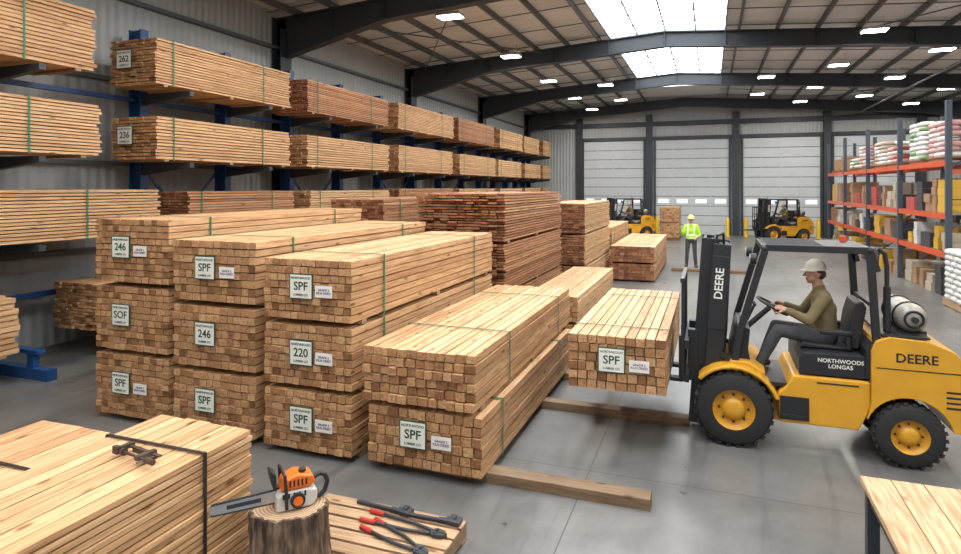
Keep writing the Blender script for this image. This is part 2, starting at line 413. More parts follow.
for i,(l) in enumerate(('SPF','220','SPF')):
    bundle(-4.38,-3.32,5.3,9.5,i*.675,.67,.088,.078,30+i,lab=l,bear=.07 if i==0 else .05,labx=.45,dx=.27,gap=.010)
bundle(-3.12,-1.94,5.27,9.1,.1,.55,.1,.086,41,lab='SPF',bear=0,labx=.42,dx=.29,gap=.011)
bundle(-3.17,-2.0,5.25,9.3,.655,.565,.1,.088,42,bear=.045,straps=(.25,.8),jit=.02,gap=.012)
def beam(x0,x1,y0,y1,h):
    m=MB(); m.bx(-(x1-x0)/2,(x1-x0)/2,y0,y1,0,h,0); return m.obj('timber_beam',[beamw],((x0+x1)/2,0,0),bevel=.006)
beam(-3.0,-.48,5.42,5.60,.098); beam(-3.0,-.22,7.48,7.64,.098); beam(-3.0,-1.8,8.7,8.85,.098)
bundle(-1.42,-.42,6.5,9.6,.612,.60,.1,.09,50,lab='SPF',bear=.03,labx=.46,dx=.28,bearY=(.05,.15,.9),gap=.011)
bundle(-6.85,-5.7,10.2,14.4,0,.85,.12,.06,60); bundle(-6.85,-5.7,10.2,14.4,.86,.85,.12,.06,61); bundle(-6.85,-5.7,10.2,14.4,1.72,.8,.12,.06,62,mats=(rwood,rend),jit=.03)
for i in range(3): bundle(-4.98,-3.32,10.15,14.5,i*.885,.88,.15,.05,70+i,jit=.06,mats=(rwood,rend),straps=(),gap=.014)
for i in range(3): bundle(-4.05,-2.9,15.2,19.2,i*.785,.78,.14,.055,75+i,jit=.03,straps=(),gap=.011,mats=(wood,rend))
for i in range(3): bundle(-5.9,-4.7,15.2,19.4,i*.8,.79,.12,.06,80+i)
bundle(-2.9,-2.02,10.0,13.9,0,.5,.09,.08,85); bundle(-2.9,-2.02,10.0,13.9,.51,.45,.09,.08,86,straps=())
bundle(-2.75,-1.5,18.4,23.6,0,.52,.12,.085,87,bear=.06,mats=(rwood,rend)); bundle(-2.75,-1.5,18.4,23.6,.53,.5,.12,.085,88,mats=(wood,rend))
for i in range(2): bundle(-4.2,-3.1,21,25.5,i*.7,.69,.12,.08,90+i)
for i in range(2): bundle(-2.45,-1.5,33,35.6,i*.8+.12,.79,.12,.08,95+i)
m=MB()
for yy in(33.2,34.3,35.4): m.bx(-2.45,-1.5,yy-.06,yy+.06,0,.118)
m.obj('timber_beam',[owood])
beam(-1.2,1.2,21.2,21.35,.1)
# foreground left
bundle(-3.98,-3.12,.4,3.64,.0,1.0,.13,.045,101,jit=.012,straps=(.28,.86),strapm=blk,bear=.1,gap=.009,jb=1.2)
bundle(-5.0,-4.12,.2,3.42,.0,.9,.14,.05,102,jit=.012,straps=(.8,),strapm=blk,bear=.1,gap=.009,jb=1.2)
# rack sections
secs=[(2.7,7.1),(8.0,11.9),(12.4,16.5),(17.0,21.4),(21.9,26.2),(26.7,30.3),(30.8,34.0),(34.4,36.4)]
tiers=[(.42,.82),(1.92,.80),(3.2,.84),(4.52,.88)]
rr=random.Random(5)
for si,(a0,b0) in enumerate(secs):
    for ti,(z,h) in enumerate(tiers):
        a,b2=a0,b0
        if si>=3 and ti==0 and si%2: continue
        hh=h*rr.uniform(.93,1.03)
        if si==0 and ti==3: hh=1.0
        if si==0 and ti==0: b2=5.95
        if si==1 and ti==0: a=7.0
        if si==0 and ti==1: b2=8.3
        if si==1 and ti==1: a=8.8
        lab=None
        if si==1 and ti==3: lab='262'
        if si==1 and ti==2: lab='236'
        if si==2 and ti==2: lab='246'
        if si==3 and ti==2: lab='SPF'
        big=si>4
        bundle(-10.1,-9.0+rr.uniform(-.04,.04),a+rr.uniform(0,.15),b2-rr.uniform(0,.15),z,hh,.2 if big else .15,.1 if big else rr.choice((.05,.06,.075)),200+si*10+ti,
               lab=lab,sec=False,labx=.35,ls=1.3,mats=(rwood,rend) if (si,ti) in((2,3),(1,1),(4,3),(3,1)) else (wood,wend),straps=(.1,.75),gap=.012 if not big else .015,jit=.025)
m=MB(); ups=[]
for a,b2 in secs:
    L_=b2-a; ups+= [a+.22*L_, a+.78*L_]
for y in ups:
    m.bx(-10.42,-10.12,y-.01,y+.01,0,5.75); m.bx(-10.42,-10.39,y-.09,y+.09,0,5.75); m.bx(-10.15,-10.12,y-.09,y+.09,0,5.75)
    m.bx(-10.42,-8.75,y-.07,y+.07,0,.16)
    m.bx(-10.12,-8.98,y-.06,y+.06,.36,.415); m.bx(-9.2,-9.08,y-.05,y+.05,.16,.36)
    for z,h in tiers[1:]:
        m.prism([(-10.12,z-.22),(-8.95,z-.09),(-8.95,z-.005),(-10.12,z-.005)],y-.05,y+.05,1)
for k in range(len(ups)-1):
    y0_,y1_=ups[k]+.02,ups[k+1]-.02
    for z in(1.0,4.4): m.bx(-10.35,-10.25,y0_,y1_,z-.04,z+.04)
    if k%2==0: m.bar((-10.3,y0_,1.1),(-10.3,y1_,3.2),.03,.05); m.bar((-10.3,y1_,1.1),(-10.3,y0_,3.2),.03,.05)
m.obj('cantilever_rack',[blue,steel_d])

# ---------------- pallets, stump, tools ----------------
def pallet(name,x0,x1,y0,y1,h=.15,parent=None,mt=None):
    m=MB(); W=x1-x0;D=y1-y0
    for f in(.04,.5,.96):
        x=-W/2+f*W; m.bx(x-.045,x+.045,-D/2,D/2,.02,h-.02)
    for f in(.04,.5,.96):
        y=-D/2+f*D; m.bx(-W/2,W/2,y-.05,y+.05,0,.02)
    n=max(4,round(D/.15))
    rg=random.Random(9)
    for i in range(n):
        y=-D/2+D*(i+.5)/n; wd=D/n*.8
        m.bx(-W/2-rg.uniform(0,.01),W/2+rg.uniform(0,.01),y-wd/2,y+wd/2,h-.022,h)
    return m.obj(name,[mt or pwood],((x0+x1)/2,(y0+y1)/2,0),parent=parent)
pallet('wooden_pallet',-3.04,-1.78,3.2,4.5)
def stump():
    m,nt,b=newmat('bark'); N=nt.nodes;L=nt.links
    tc=N.new('ShaderNodeTexCoord'); mp=N.new('ShaderNodeMapping'); mp.inputs['Scale'].default_value=(22,22,5); L.new(tc.outputs['Object'],mp.inputs[0])
    n=N.new('ShaderNodeTexNoise'); n.inputs['Scale'].default_value=1; n.inputs['Detail'].default_value=7; L.new(mp.outputs[0],n.inputs['Vector'])
    r=ramp(nt,[(.35,(.035,.022,.014)),(.5,(.13,.085,.055)),(.68,(.27,.19,.13))]); L.new(n.outputs[0],r.inputs[0]); L.new(r.outputs[0],b.inputs['Base Color'])
    bp=N.new('ShaderNodeBump'); bp.inputs['Strength'].default_value=1; bp.inputs['Distance'].default_value=.04; L.new(n.outputs[0],bp.inputs['Height']); L.new(bp.outputs[0],b.inputs['Normal']); b.inputs['Roughness'].default_value=.9
    m2,nt,b=newmat('growth_rings'); N=nt.nodes;L=nt.links
    tc=N.new('ShaderNodeTexCoord'); w=N.new('ShaderNodeTexWave'); w.wave_type='RINGS'; w.rings_direction='Z'; w.inputs['Scale'].default_value=14; w.inputs['Distortion'].default_value=1.5; w.inputs['Detail'].default_value=2
    L.new(tc.outputs['Object'],w.inputs['Vector']); r=ramp(nt,[(0,(.30,.18,.10)),(1,(.54,.37,.23))]); L.new(w.outputs['Fac'],r.inputs[0]); L.new(r.outputs[0],b.inputs['Base Color']); b.inputs['Roughness'].default_value=.8
    rg=random.Random(3); seg=96; k=MB(); rings=12; H=.40
    ph=[rg.uniform(0,6) for _ in range(8)]
    def rad(a,z): 
        r=.248+.014*math.sin(3*a+ph[0])+.009*math.sin(7*a+ph[1]+z*3)+.007*math.sin(17*a+ph[2]+z*5)+.006*math.sin(29*a+ph[3]-z*9)
        return r+.03*(1-z/H)**3
    vs=[]
    for j in range(rings+1):
        z=H*j/rings
        for i in range(seg):
            a=2*math.pi*i/seg; r=rad(a,z)+rg.uniform(-.003,.003); vs.append((r*math.cos(a),r*math.sin(a),z))
    k.add(vs,[(j*seg+i,j*seg+(i+1)%seg,(j+1)*seg+(i+1)%seg,(j+1)*seg+i) for j in range(rings) for i in range(seg)],0,True)
    top=vs[-seg:]; inner=[(x*.93,y*.93,H+.004) for x,y,z in top]
    k.add(top+inner,[(i,(i+1)%seg,seg+(i+1)%seg,seg+i) for i in range(seg)],0)
    k.add(inner,[tuple(range(seg))],1); k.add(vs[:seg],[tuple(range(seg))[::-1]],0)
    k.obj('tree_stump',[m,m2],(-2.74,3.58,.15))
stump()
def chainsaw(loc,yaw,sc=1):
    org=mat('saw_orange',(.74,.15,.012),.4,var=.1); wh=mat('saw_white',(.55,.53,.48),.45,var=.2)
    e=empty('chainsaw',loc,(0,0,yaw)); e.scale=(sc,)*3
    m=MB()
    m.prism([(.02,.075),(-.43,.085),(-.455,.10),(-.46,.12),(-.455,.14),(-.43,.155),(.02,.165)],-.004,.004,0)
    for i in range(30):
        x=.01-.46*i/30
        m.bx(x-.012,x+.002,-.007,.007,.163-.01*i/30,.175-.01*i/30,1); m.bx(x-.012,x+.002,-.007,.007,.066+.01*i/30,.077+.01*i/30,1)
    m.bx(-.34,-.10,-.006,-.004,.105,.135,1)
    m.obj('guide_bar',[chrome,steel_d],parent=e)
    m=MB()
    m.prism([(0,.03),(.26,.03),(.30,.07),(.30,.15),(.22,.17),(.05,.17),(0,.14)],-.09,.03,0)
    m.obj('engine_housing',[wh],parent=e,bevel=.012)
    m=MB()
    m.prism([(.03,.172),(.24,.172),(.29,.20),(.27,.26),(.15,.285),(.05,.25)],-.085,.085,0)
    m.prism([(-.02,.06),(.12,.05),(.14,.15),(.0,.17)],.031,.07,0)
    m.obj('top_cover',[org],parent=e,bevel=.015)
    m=MB(); m.prism([(0,.035),(.27,.035),(.27,.165),(.02,.165)],.03,.095,0)
    m.cyl((.15,-.09,.10),(.15,-.115,.10),.055,seg=20)
    for k in range(5): m.bx(.04+k*.04,.055+k*.04,-.094,-.09,.12,.16); m.bx(.09+k*.03,.105+k*.03,-.088,-.084,.20,.25)
    m.obj('side_cover',[dblk],parent=e,bevel=.004)
    m=MB(); m.cyl((.15,-.116,.10),(.15,-.122,.10),.035,seg=18)
    m.cyl((.06,-.09,.22),(.06,-.105,.22),.02,seg=14)
    m.obj('starter_cap',[org],parent=e)
    m=MB(); m.tube([(.07,-.10,.05),(.06,-.12,.20),(.055,-.10,.30),(.05,0,.325),(.05,.09,.31),(.06,.11,.2),(.07,.10,.08)],.013,0)
    m.tube([(.28,0,.20),(.34,0,.225),(.38,0,.205),(.40,0,.15),(.38,0,.085),(.34,0,.05),(.26,0,.055)],.018,0)
    m.prism([(-.02,.20),(.005,.20),(.0,.30),(-.035,.33),(-.045,.32)],-.06,.07,0)
    m.cyl((.2,-.02,.28),(.2,-.02,.30),.03,seg=12)
    m.obj('handles',[dblk],parent=e,bevel=.002)
chainsaw((-2.785,3.475,.532),math.radians(49),.9)
red=mat('grip_red',(.42,.03,.02),.5)
def bolt_cutter(loc,yaw,L_=.6):
    e=empty('bolt_cutter',loc,(0,0,yaw)); m=MB()
    for s in(-1,1):
        m.tube([(-L_,s*.07,.02),(-L_*.35,s*.055,.02),(-.03,s*.02,.02)],.013,0,8)
        m.cyl((-L_,s*.07,.02),(-L_*.78,s*.066,.02),.018,seg=10,m=1)
    m.obj('arms',[steel_d,red],parent=e)
    m=MB()
    for s in(-1,1):
        m.add([(-.04,s*.002,.008),(.0,s*.05,.008),(.07,s*.035,.008),(.10,s*.003,.008),(-.04,s*.002,.032),(0,s*.05,.032),(.07,s*.035,.032),(.10,s*.003,.032)],
              [(0,1,2,3),(4,5,6,7),(0,1,5,4),(1,2,6,5),(2,3,7,6),(3,0,4,7)],0)
    m.cyl((.01,.02,.0),(.01,.02,.04),.014,seg=12); m.cyl((.01,-.02,.0),(.01,-.02,.04),.014,seg=12)
    m.obj('jaws',[steel_d],parent=e)
bolt_cutter((-1.93,4.22,.15),math.radians(-4),.62)
bolt_cutter((-1.95,3.98,.15),math.radians(-20),.55)
def pipe_wrench(loc,yaw,gm=None):
    e=empty('pipe_wrench',loc,(0,0,yaw)); m=MB()
    m.box((-.22,0,.018),(.36,.032,.022),1); m.box((-.02,0,.02),(.12,.045,.03),0)
    m.add([(x,y,z) for z in(.004,.036) for x,y in((.02,-.03),(.1,-.03),(.1,.06),(.06,.07),(.06,.01),(.02,.02))],[(0,1,2,3,4,5),(6,7,8,9,10,11)]+[(i,(i+1)%6,(i+1)%6+6,i+6) for i in range(6)],0)
    m.box((.02,.06,.02),(.05,.06,.028),0); m.cyl((-.02,.035,.02),(.015,.035,.02),.02,seg=12,m=0)
    m.obj('wrench_body',[steel_d,gm or red],parent=e,bevel=.003)
pipe_wrench((-2.32,4.40,.15),math.radians(-4),steel_d); pipe_wrench((-1.88,3.66,.15),math.radians(-8))
pipe_wrench((-1.9,4.40,.15),math.radians(2),steel_d)
def clamp(loc,yaw):
    e=empty('bar_clamp',loc,(0,0,yaw)); m=MB()
    m.box((0,0,.03),(.34,.028,.012)); m.box((-.16,-.04,.035),(.035,.13,.03)); m.box((.08,-.04,.035),(.04,.13,.03))
    m.cyl((.08,-.085,.035),(-.08,-.085,.035),.009,seg=10); m.cyl((.08,-.085,.035),(.15,-.085,.035),.009,seg=10)
    m.cyl((.15,-.085,.035),(.23,-.085,.035),.018,seg=12); m.cyl((-.08,-.085,.035),(-.095,-.085,.035),.025,seg=12)
    m.cyl((.145,-.14,.035),(.145,-.03,.035),.006,seg=8); m.box((-.16,-.09,.035),(.05,.03,.05)); m.box((0,0,.012),(.24,.02,.024))
    m.obj('clamp_body',[mat('rusty_steel',(.10,.07,.055),.5,.5,var=.4)],parent=e,bevel=.003)
clamp((-3.45,3.02,1.006),math.radians(-10))
def bench():
    e=empty('workbench',(1.72,3.95,0)); m=MB(); W,D=1.6,1.5; n=9
    for i in range(n):
        x=-W/2+W*(i+.5)/n; m.bx(x-W/n/2+.003,x+W/n/2-.003,-D/2,D/2,.81,.85)
    m.obj('bench_top',[bwood],parent=e,bevel=.004)
    m=MB()
    for sx in(-1,1):
        for sy in(-1,1): m.bx(sx*.74-.035,sx*.74+.035,sy*.68-.035,sy*.68+.035,0,.80)
        m.bx(sx*.74-.025,sx*.74+.025,-.68,.68,.72,.805); m.bx(sx*.74-.02,sx*.74+.02,-.68,.68,.2,.25)
    for sy in(-1,1): m.bx(-.74,.74,sy*.68-.025,sy*.68+.025,.72,.805); m.bx(-.74,.74,sy*.68-.02,sy*.68+.02,.2,.25)
    m.obj('bench_frame',[mat('bench_frame_paint',(.05,.06,.065),.4,.4)],parent=e)
bench()

# ---------------- right racks ----------------
cols=[mat('bag_white',(.64,.64,.62),.5,var=.1),mat('bag_red',(.42,.08,.07),.5,var=.2),mat('bag_green',(.20,.34,.17),.5,var=.2),mat('box_card',(.33,.20,.11),.8,var=.2),
      mat('box_yellow',(.62,.38,.04),.5),mat('box_dark',(.05,.05,.06),.6),mat('box_pale',(.44,.38,.29),.7,var=.1),mat('bag_pink',(.58,.34,.33),.5,var=.2)]
def bags(m,cx,cy,z,w,d,layers,mi,rg,lh=.13):
    for l in range(layers):
        nx,ny=(2,3) if l%2==0 else (3,2)
        for i in range(nx):
            for j in range(ny):
                m.ell((cx-w/2+w*(i+.5)/nx,cy-d/2+d*(j+.5)/ny,z+lh*(l+.5)),(w/nx*.54,d/ny*.54,lh*.56),rg.choice(mi),12,6,power=.5)
def pallet_rack(X,name='pallet_rack',ys=(18.0,22.1,26.2,30.3,34.2)):
    e=empty(name,(X,ys[0],0)); D=1.1; m=MB()
    for y in ys:
        yy=y-ys[0]
        for x in(0,D): m.bx(x-.06,x+.06,yy-.06,yy+.06,0,4.85)
        for k in range(6): m.bar((0,yy,.2+k*.75),(D,yy,.2+(k+1)*.75 if k%2==0 else .2+k*.75),.03,.03)
    m.obj('uprights',[mat('rack_upright',(.05,.065,.09),.5)],parent=e)
    m=MB(); lv=(1.15,2.1,3.4)
    for a,b2 in zip(ys[:-1],ys[1:]):
        a-=ys[0]-.05;b2-=ys[0]+.05
        for z in lv:
            for x in(-.02,D+.02): m.bx(x-.03,x+.03,a,b2,z-.14,z,0)
            for k in range(8):
                y=a+(b2-a)*(k+.5)/8; m.bx(0,D,y-.04,y+.04,z-.03,z,1)
    m.obj('shelf_beams',[orange,chrome],parent=e)
    rg=random.Random(int(X*10)); m=MB()
    for bi,(a,b2) in enumerate(zip(ys[:-1],ys[1:])):
        a-=ys[0]-.15;b2-=ys[0]+.15
        for z,cl in((0.0,1.0),(1.15,.8),(2.1,1.1)):
            y=a+.1
            while y<b2-.4:
                w=rg.choice((.35,.5,.8)); w=min(w,b2-y-.05); h=rg.uniform(.3,.8)*cl
                mi=rg.choice((3,3,6,5,5,0,3,6,4)) if z<2 else rg.choice((3,4,6,5,3,1))
                nz=max(1,int(h/.2))
                for k in range(nz):
                    hz=h/nz
                    for s in range(2):
                        m.bx(.05+rg.uniform(0,.04)+s*.5,.5+s*.5,y,y+w-.03,z+k*hz+.002,z+(k+1)*hz-.004,mi)
                y+=w+rg.uniform(.05,.3)
        for q in range(2):
            mi=((7,7,0),(2,0,0),(1,7,0),(0,6))[(bi*2+q)%4]
            cy=a+.85+q*1.7
            for px in(.1,.55,1.0): m.bx(px-.05,px+.05,cy-.62,cy+.62,3.402,3.48,3)
            m.bx(.0,1.1,cy-.64,cy+.64,3.48,3.5,3)
            if bi<3: bags(m,.55,cy,3.50,1.05,1.25,rg.choice((7,8)) if bi==0 else rg.choice((3,4,6)),mi,rg)
            else: m.bx(.1,.9,cy-.4,cy+.4,3.502,3.502+rg.uniform(.4,.7),3)
    m.obj('stored_goods',cols,parent=e,recalc=False)
pallet_rack(5.4); pallet_rack(8.9,ys=(18.0,22.1,26.2,30.3))
p=pallet('bag_pallet',5.1,6.25,16.2,17.4)
m=MB(); rg=random.Random(2); bags(m,0,0,.15,1.12,1.15,9,(0,),rg); m.obj('sacks',cols,parent=p,recalc=False)

# ---------------- people ----------------
def capmesh(m,p0,p1,r0,r1,seg=14):
    p0=Vector(p0);p1=Vector(p1)
    m.ell(p0,r0,0,seg,8); m.ell(p1,r1,0,seg,8)
    if (p1-p0).length>1e-4: m.cyl(p0,p1,r0,r1,seg)
def organic(name,parts,mats,voxel,smooth=6,parent=None):
    m=MB()
    for p0,p1,r0,r1,t in parts: capmesh(m,p0,p1,r0,r1)
    tmp=m.obj('tmp',[])
    md=tmp.modifiers.new('r','REMESH'); md.mode='VOXEL'; md.voxel_size=voxel; md.use_smooth_shade=True
    sm=tmp.modifiers.new('s','SMOOTH'); sm.factor=.5; sm.iterations=smooth
    bpy.context.view_layer.update()
    dg=bpy.context.evaluated_depsgraph_get()
    me=bpy.data.meshes.new_from_object(tmp.evaluated_get(dg)); me.name=name
    bpy.data.objects.remove(tmp)
    me.materials.clear()
    for q in mats: me.materials.append(q)
    P=[(Vector(a),Vector(b)-Vector(a),r0,r1,t) for a,b,r0,r1,t in parts]
    for f in me.polygons:
        c=f.center; best=1e9;bt=0
        for a,d,r0,r1,t in P:
            l2=d.length_squared; k=0 if l2<1e-9 else max(0,min(1,(c-a).dot(d)/l2))
            q=(c-a-d*k).length-(r0+(r1-r0)*k)
            if q<best: best=q;bt=t
        f.material_index=bt; f.use_smooth=True
    ob=bpy.data.objects.new(name,me); C.objects.link(ob)
    if parent: ob.parent=parent
    return ob
def hand(name,wrist,f,n,parent,curl=.8,side=1,mt=skin):
    f=Vector(f).normalized(); n=(Vector(n)-f*Vector(n).dot(f)).normalized(); s=f.cross(n)*side; w=Vector(wrist)
    parts=[]
    for k in(-.026,-.009,.009,.026): parts.append((w+f*.015+s*k*.7,w+f*.085+s*k,.016,.013,0))
    for k,ln in((-.030,.80),(-.010,.95),(.011,1.0),(.031,.9)):
        p=w+f*.088+s*k; ang=0; r=.0092
        for j,sl in enumerate((.042,.027,.022)):
            ang+=curl*(.75 if j==0 else 1.0); d=f*math.cos(ang)+n*math.sin(ang); q=p+d*sl*ln
            parts.append((p,q,r,r*.92,0)); p=q; r*=.92
    p=w+f*.03+s*.03; d=(s*.8+f*.65+n*.35).normalized(); q=p+d*.042; parts.append((p,q,.013,.011,0))
    d=(s*.15+f*.8+n*.65).normalized(); q2=q+d*.032; parts.append((q,q2,.011,.0095,0)); q3=q2+(f*.55+n*.9-s*.2).normalized()*.025; parts.append((q2,q3,.0095,.008,0))
    return organic(name,parts,[mt],.0045,2,parent)
def head(parent,c,fwd_ang,hat,tilt=0):
    g=empty('head',c,(0,tilt,fwd_ang)); g.parent=parent
    P=[((.012,0,.025),(.012,0,.025),.088,.088,0),((-.018,0,.02),(-.018,0,.02),.08,.08,0),
       ((-.03,.02,-.045),(-.03,-.02,-.045),.052,.052,0),((-.058,0,-.085),(-.045,0,-.08),.026,.03,0),
       ((-.075,.03,.022),(-.075,-.03,.022),.018,.018,0),
       ((-.092,0,.012),(-.112,0,-.022),.008,.013,0),((-.1,.011,-.026),(-.1,-.011,-.026),.009,.009,0),
       ((-.07,.042,-.015),(-.07,.042,-.02),.018,.018,0),((-.07,-.042,-.015),(-.07,-.042,-.02),.018,.018,0),
       ((-.086,.014,-.052),(-.086,-.014,-.052),.0085,.0085,2),((-.084,.012,-.062),(-.084,-.012,-.062),.009,.009,2),
       ((.012,.082,.012),(.014,.084,-.018),.013,.009,0),((.012,-.082,.012),(.014,-.084,-.018),.013,.009,0),
       ((.05,.02,.0),(.05,-.02,.0),.058,.058,1),((.03,.035,.05),(.03,-.035,.05),.062,.062,1),((.02,0,-.06),(.035,0,-.13),.052,.054,0)]
    organic('face',P,[skin,hair,lip],.006,2,g)
    m=MB()
    for s in(-1,1):
        m.ell((-.083,s*.031,.004),(.012,.014,.009),0,10,6); m.ell((-.094,s*.031,.004),(.003,.006,.006),1,8,5)
    m.obj('eyes',[eyew,eyed],parent=g)
    m=MB()
    m.lathe([(.0001,.155),(.045,.148),(.085,.118),(.105,.075),(.112,.04),(.118,.036),(.110,.034),(.104,.07),(.07,.12),(.0001,.14)],(.005,0,.01),seg=28)
    pts=[]
    for i in range(9):
        a=math.pi*(.5+i/8); pts.append((.005+math.cos(a)*.112,math.sin(a)*.112,.048)); 
    n=len(pts); out=[(x-.045*max(.2,-((x-.005)/.112)),y*1.04,.036) for x,y,z in pts]
    m.add(pts+out+[(x,y,z-.005) for x,y,z in pts+out],[(i,i+1,n+i+1,n+i) for i in range(n-1)]+[(2*n+i,2*n+i+1,3*n+i+1,3*n+i) for i in range(n-1)]+[(n+i,n+i+1,3*n+i+1,3*n+i) for i in range(n-1)],0,True)
    m.tube([(-.07,0,.135),(0,0,.168),(.07,0,.14)],.008)
    m.obj('hard_hat',[hat],parent=g)
    return g
def body(parent,J,lat,mats,glove=skin,curls=(.8,.8),handn=None,name='body'):
    V=lambda k:Vector(J[k]); lat=Vector(lat)
    P=[]; ch,pe,ne=V('chest'),V('pelvis'),V('neck'); wa=(ch+pe)/2
    A=lambda a,b,r0,r1,t: P.append((a,b,r0,r1,t))
    A(V('shl')*.85+ne*.15,V('shr')*.85+ne*.15,.072,.072,0)
    A(ch-lat*.075,ch+lat*.075,.118,.118,0); A(wa-lat*.06,wa+lat*.06,.112,.112,0)
    A(pe+Vector((0,0,.07))-lat*.06,pe+Vector((0,0,.07))+lat*.06,.112,.112,0)
    A(pe-lat*.075,pe+lat*.075,.112,.112,1)
    for s in(-1,1):
        A(ch+lat*.09*s+(ne-ch)*.5,ch+lat*.08*s,.095,.112,0); A(ch+lat*.08*s,pe+lat*.07*s+Vector((0,0,.06)),.108,.106,0)
    A(ne-Vector((0,0,.04)),V('head')-Vector((0,0,.05)),.056,.052,3); A(ne-Vector((0,0,.05)),ne+Vector((0,0,.012)),.075,.066,0)
    for s in 'lr':
        A(V('sh'+s),V('el'+s),.070,.055,0); e_,w_=V('el'+s),V('wr'+s)
        A(e_,e_+(w_-e_)*.88,.055,.042,0); A(e_+(w_-e_)*.8,w_+(w_-e_).normalized()*.02,.028,.026,3)
        A(V('hi'+s),V('kn'+s),.092,.066,1); k_,a_=V('kn'+s),V('an'+s)
        A(k_,k_+(a_-k_)*.4,.064,.062,1); A(k_+(a_-k_)*.4,a_,.062,.052,1)
        t_=V('to'+s); A(a_-Vector((0,0,.02)),a_+(a_-k_).normalized()*.03,.054,.05,2); h=a_+(a_-t_).normalized()*.05; h.z=t_.z
        A(h,t_,.042,.04,2); A((a_+t_)/2,t_,.046,.04,2)
    b=organic(name,P,mats,.012,5,parent)
    for i,s in enumerate('lr'):
        f=(V('wr'+s)-V('el'+s)); nn=(handn or {}).get(s,(0,0,-1))
        if 'hd'+s in J: f=Vector(J['hd'+s])
        hand('hand_'+s,V('wr'+s),f,nn,parent,curls[i],1 if s=='l' else -1,glove)
    return b
def driver(parent):
    e=empty('operator'); e.parent=parent
    J=dict(pelvis=(.28,0,1.14),chest=(.26,0,1.43),neck=(.215,0,1.63),head=(.185,0,1.80),
      shl=(.24,-.19,1.57),shr=(.24,.19,1.57),ell=(.08,-.27,1.33),elr=(.08,.27,1.33),wrl=(-.125,-.185,1.415),wrr=(-.125,.185,1.415),
      hil=(.22,-.10,1.12),hir=(.22,.10,1.12),knl=(-.21,-.19,1.19),knr=(-.20,.17,1.17),anl=(-.40,-.19,.80),anr=(-.34,.15,.80),tol=(-.56,-.21,.748),tor=(-.50,.16,.748))
    J['hdl']=(-.9,.25,.25);J['hdr']=(-.9,-.25,.25)
    body(e,J,(0,1,0),[jacket,pants,boots,skin,reflt],handn={'l':(-.2,.6,-.9),'r':(-.2,-.6,-.9)},curls=(.95,.95))
    head(e,(.175,0,1.80),0,hatm)
    return e

# ---------------- forklift ----------------
def wheel(m,x,y,z,R,w,s):
    prof=[(R*.55,-w/2),(R*.9,-w/2),(R*.97,-w*.42),(R,-w*.3),(R,w*.3),(R*.97,w*.42),(R*.9,w/2),(R*.55,w/2)]
    m.lathe(prof,(x,y,z),'Y',40,0)
    m.lathe([(R*.56,-w*.5),(R*.60,-w*.49),(R*.56,-w*.42),(R*.50,-w*.2),(R*.30,-w*.15),(R*.28,-w*.38),(R*.12,-w*.42),(.001,-w*.42)] if s<0 else [(R*.56,w*.5),(R*.60,w*.49),(R*.56,w*.42),(R*.50,w*.2),(R*.30,w*.15),(R*.28,w*.38),(R*.12,w*.42),(.001,w*.42)],(x,y,z),'Y',32,1)
    for i in range(8):
        a=2*math.pi*i/8; px,pz=x+math.cos(a)*R*.38,z+math.sin(a)*R*.38
        m.cyl((px,y+s*w*.15,pz),(px,y+s*w*.26,pz),R*.035,seg=8,m=2)
    nl=26
    for i in range(nl):
        a=2*math.pi*i/nl
        for t in(-1,1):
            c=(x+math.cos(a+t*.05)*(R+.004),y+t*w*.23,z+math.sin(a+t*.05)*(R+.004))
            m.box(c,(.022,w*.42,.045*R/.39),0,Matrix.Rotation(-a,3,'Y')@Matrix.Rotation(t*.35,3,'X'))
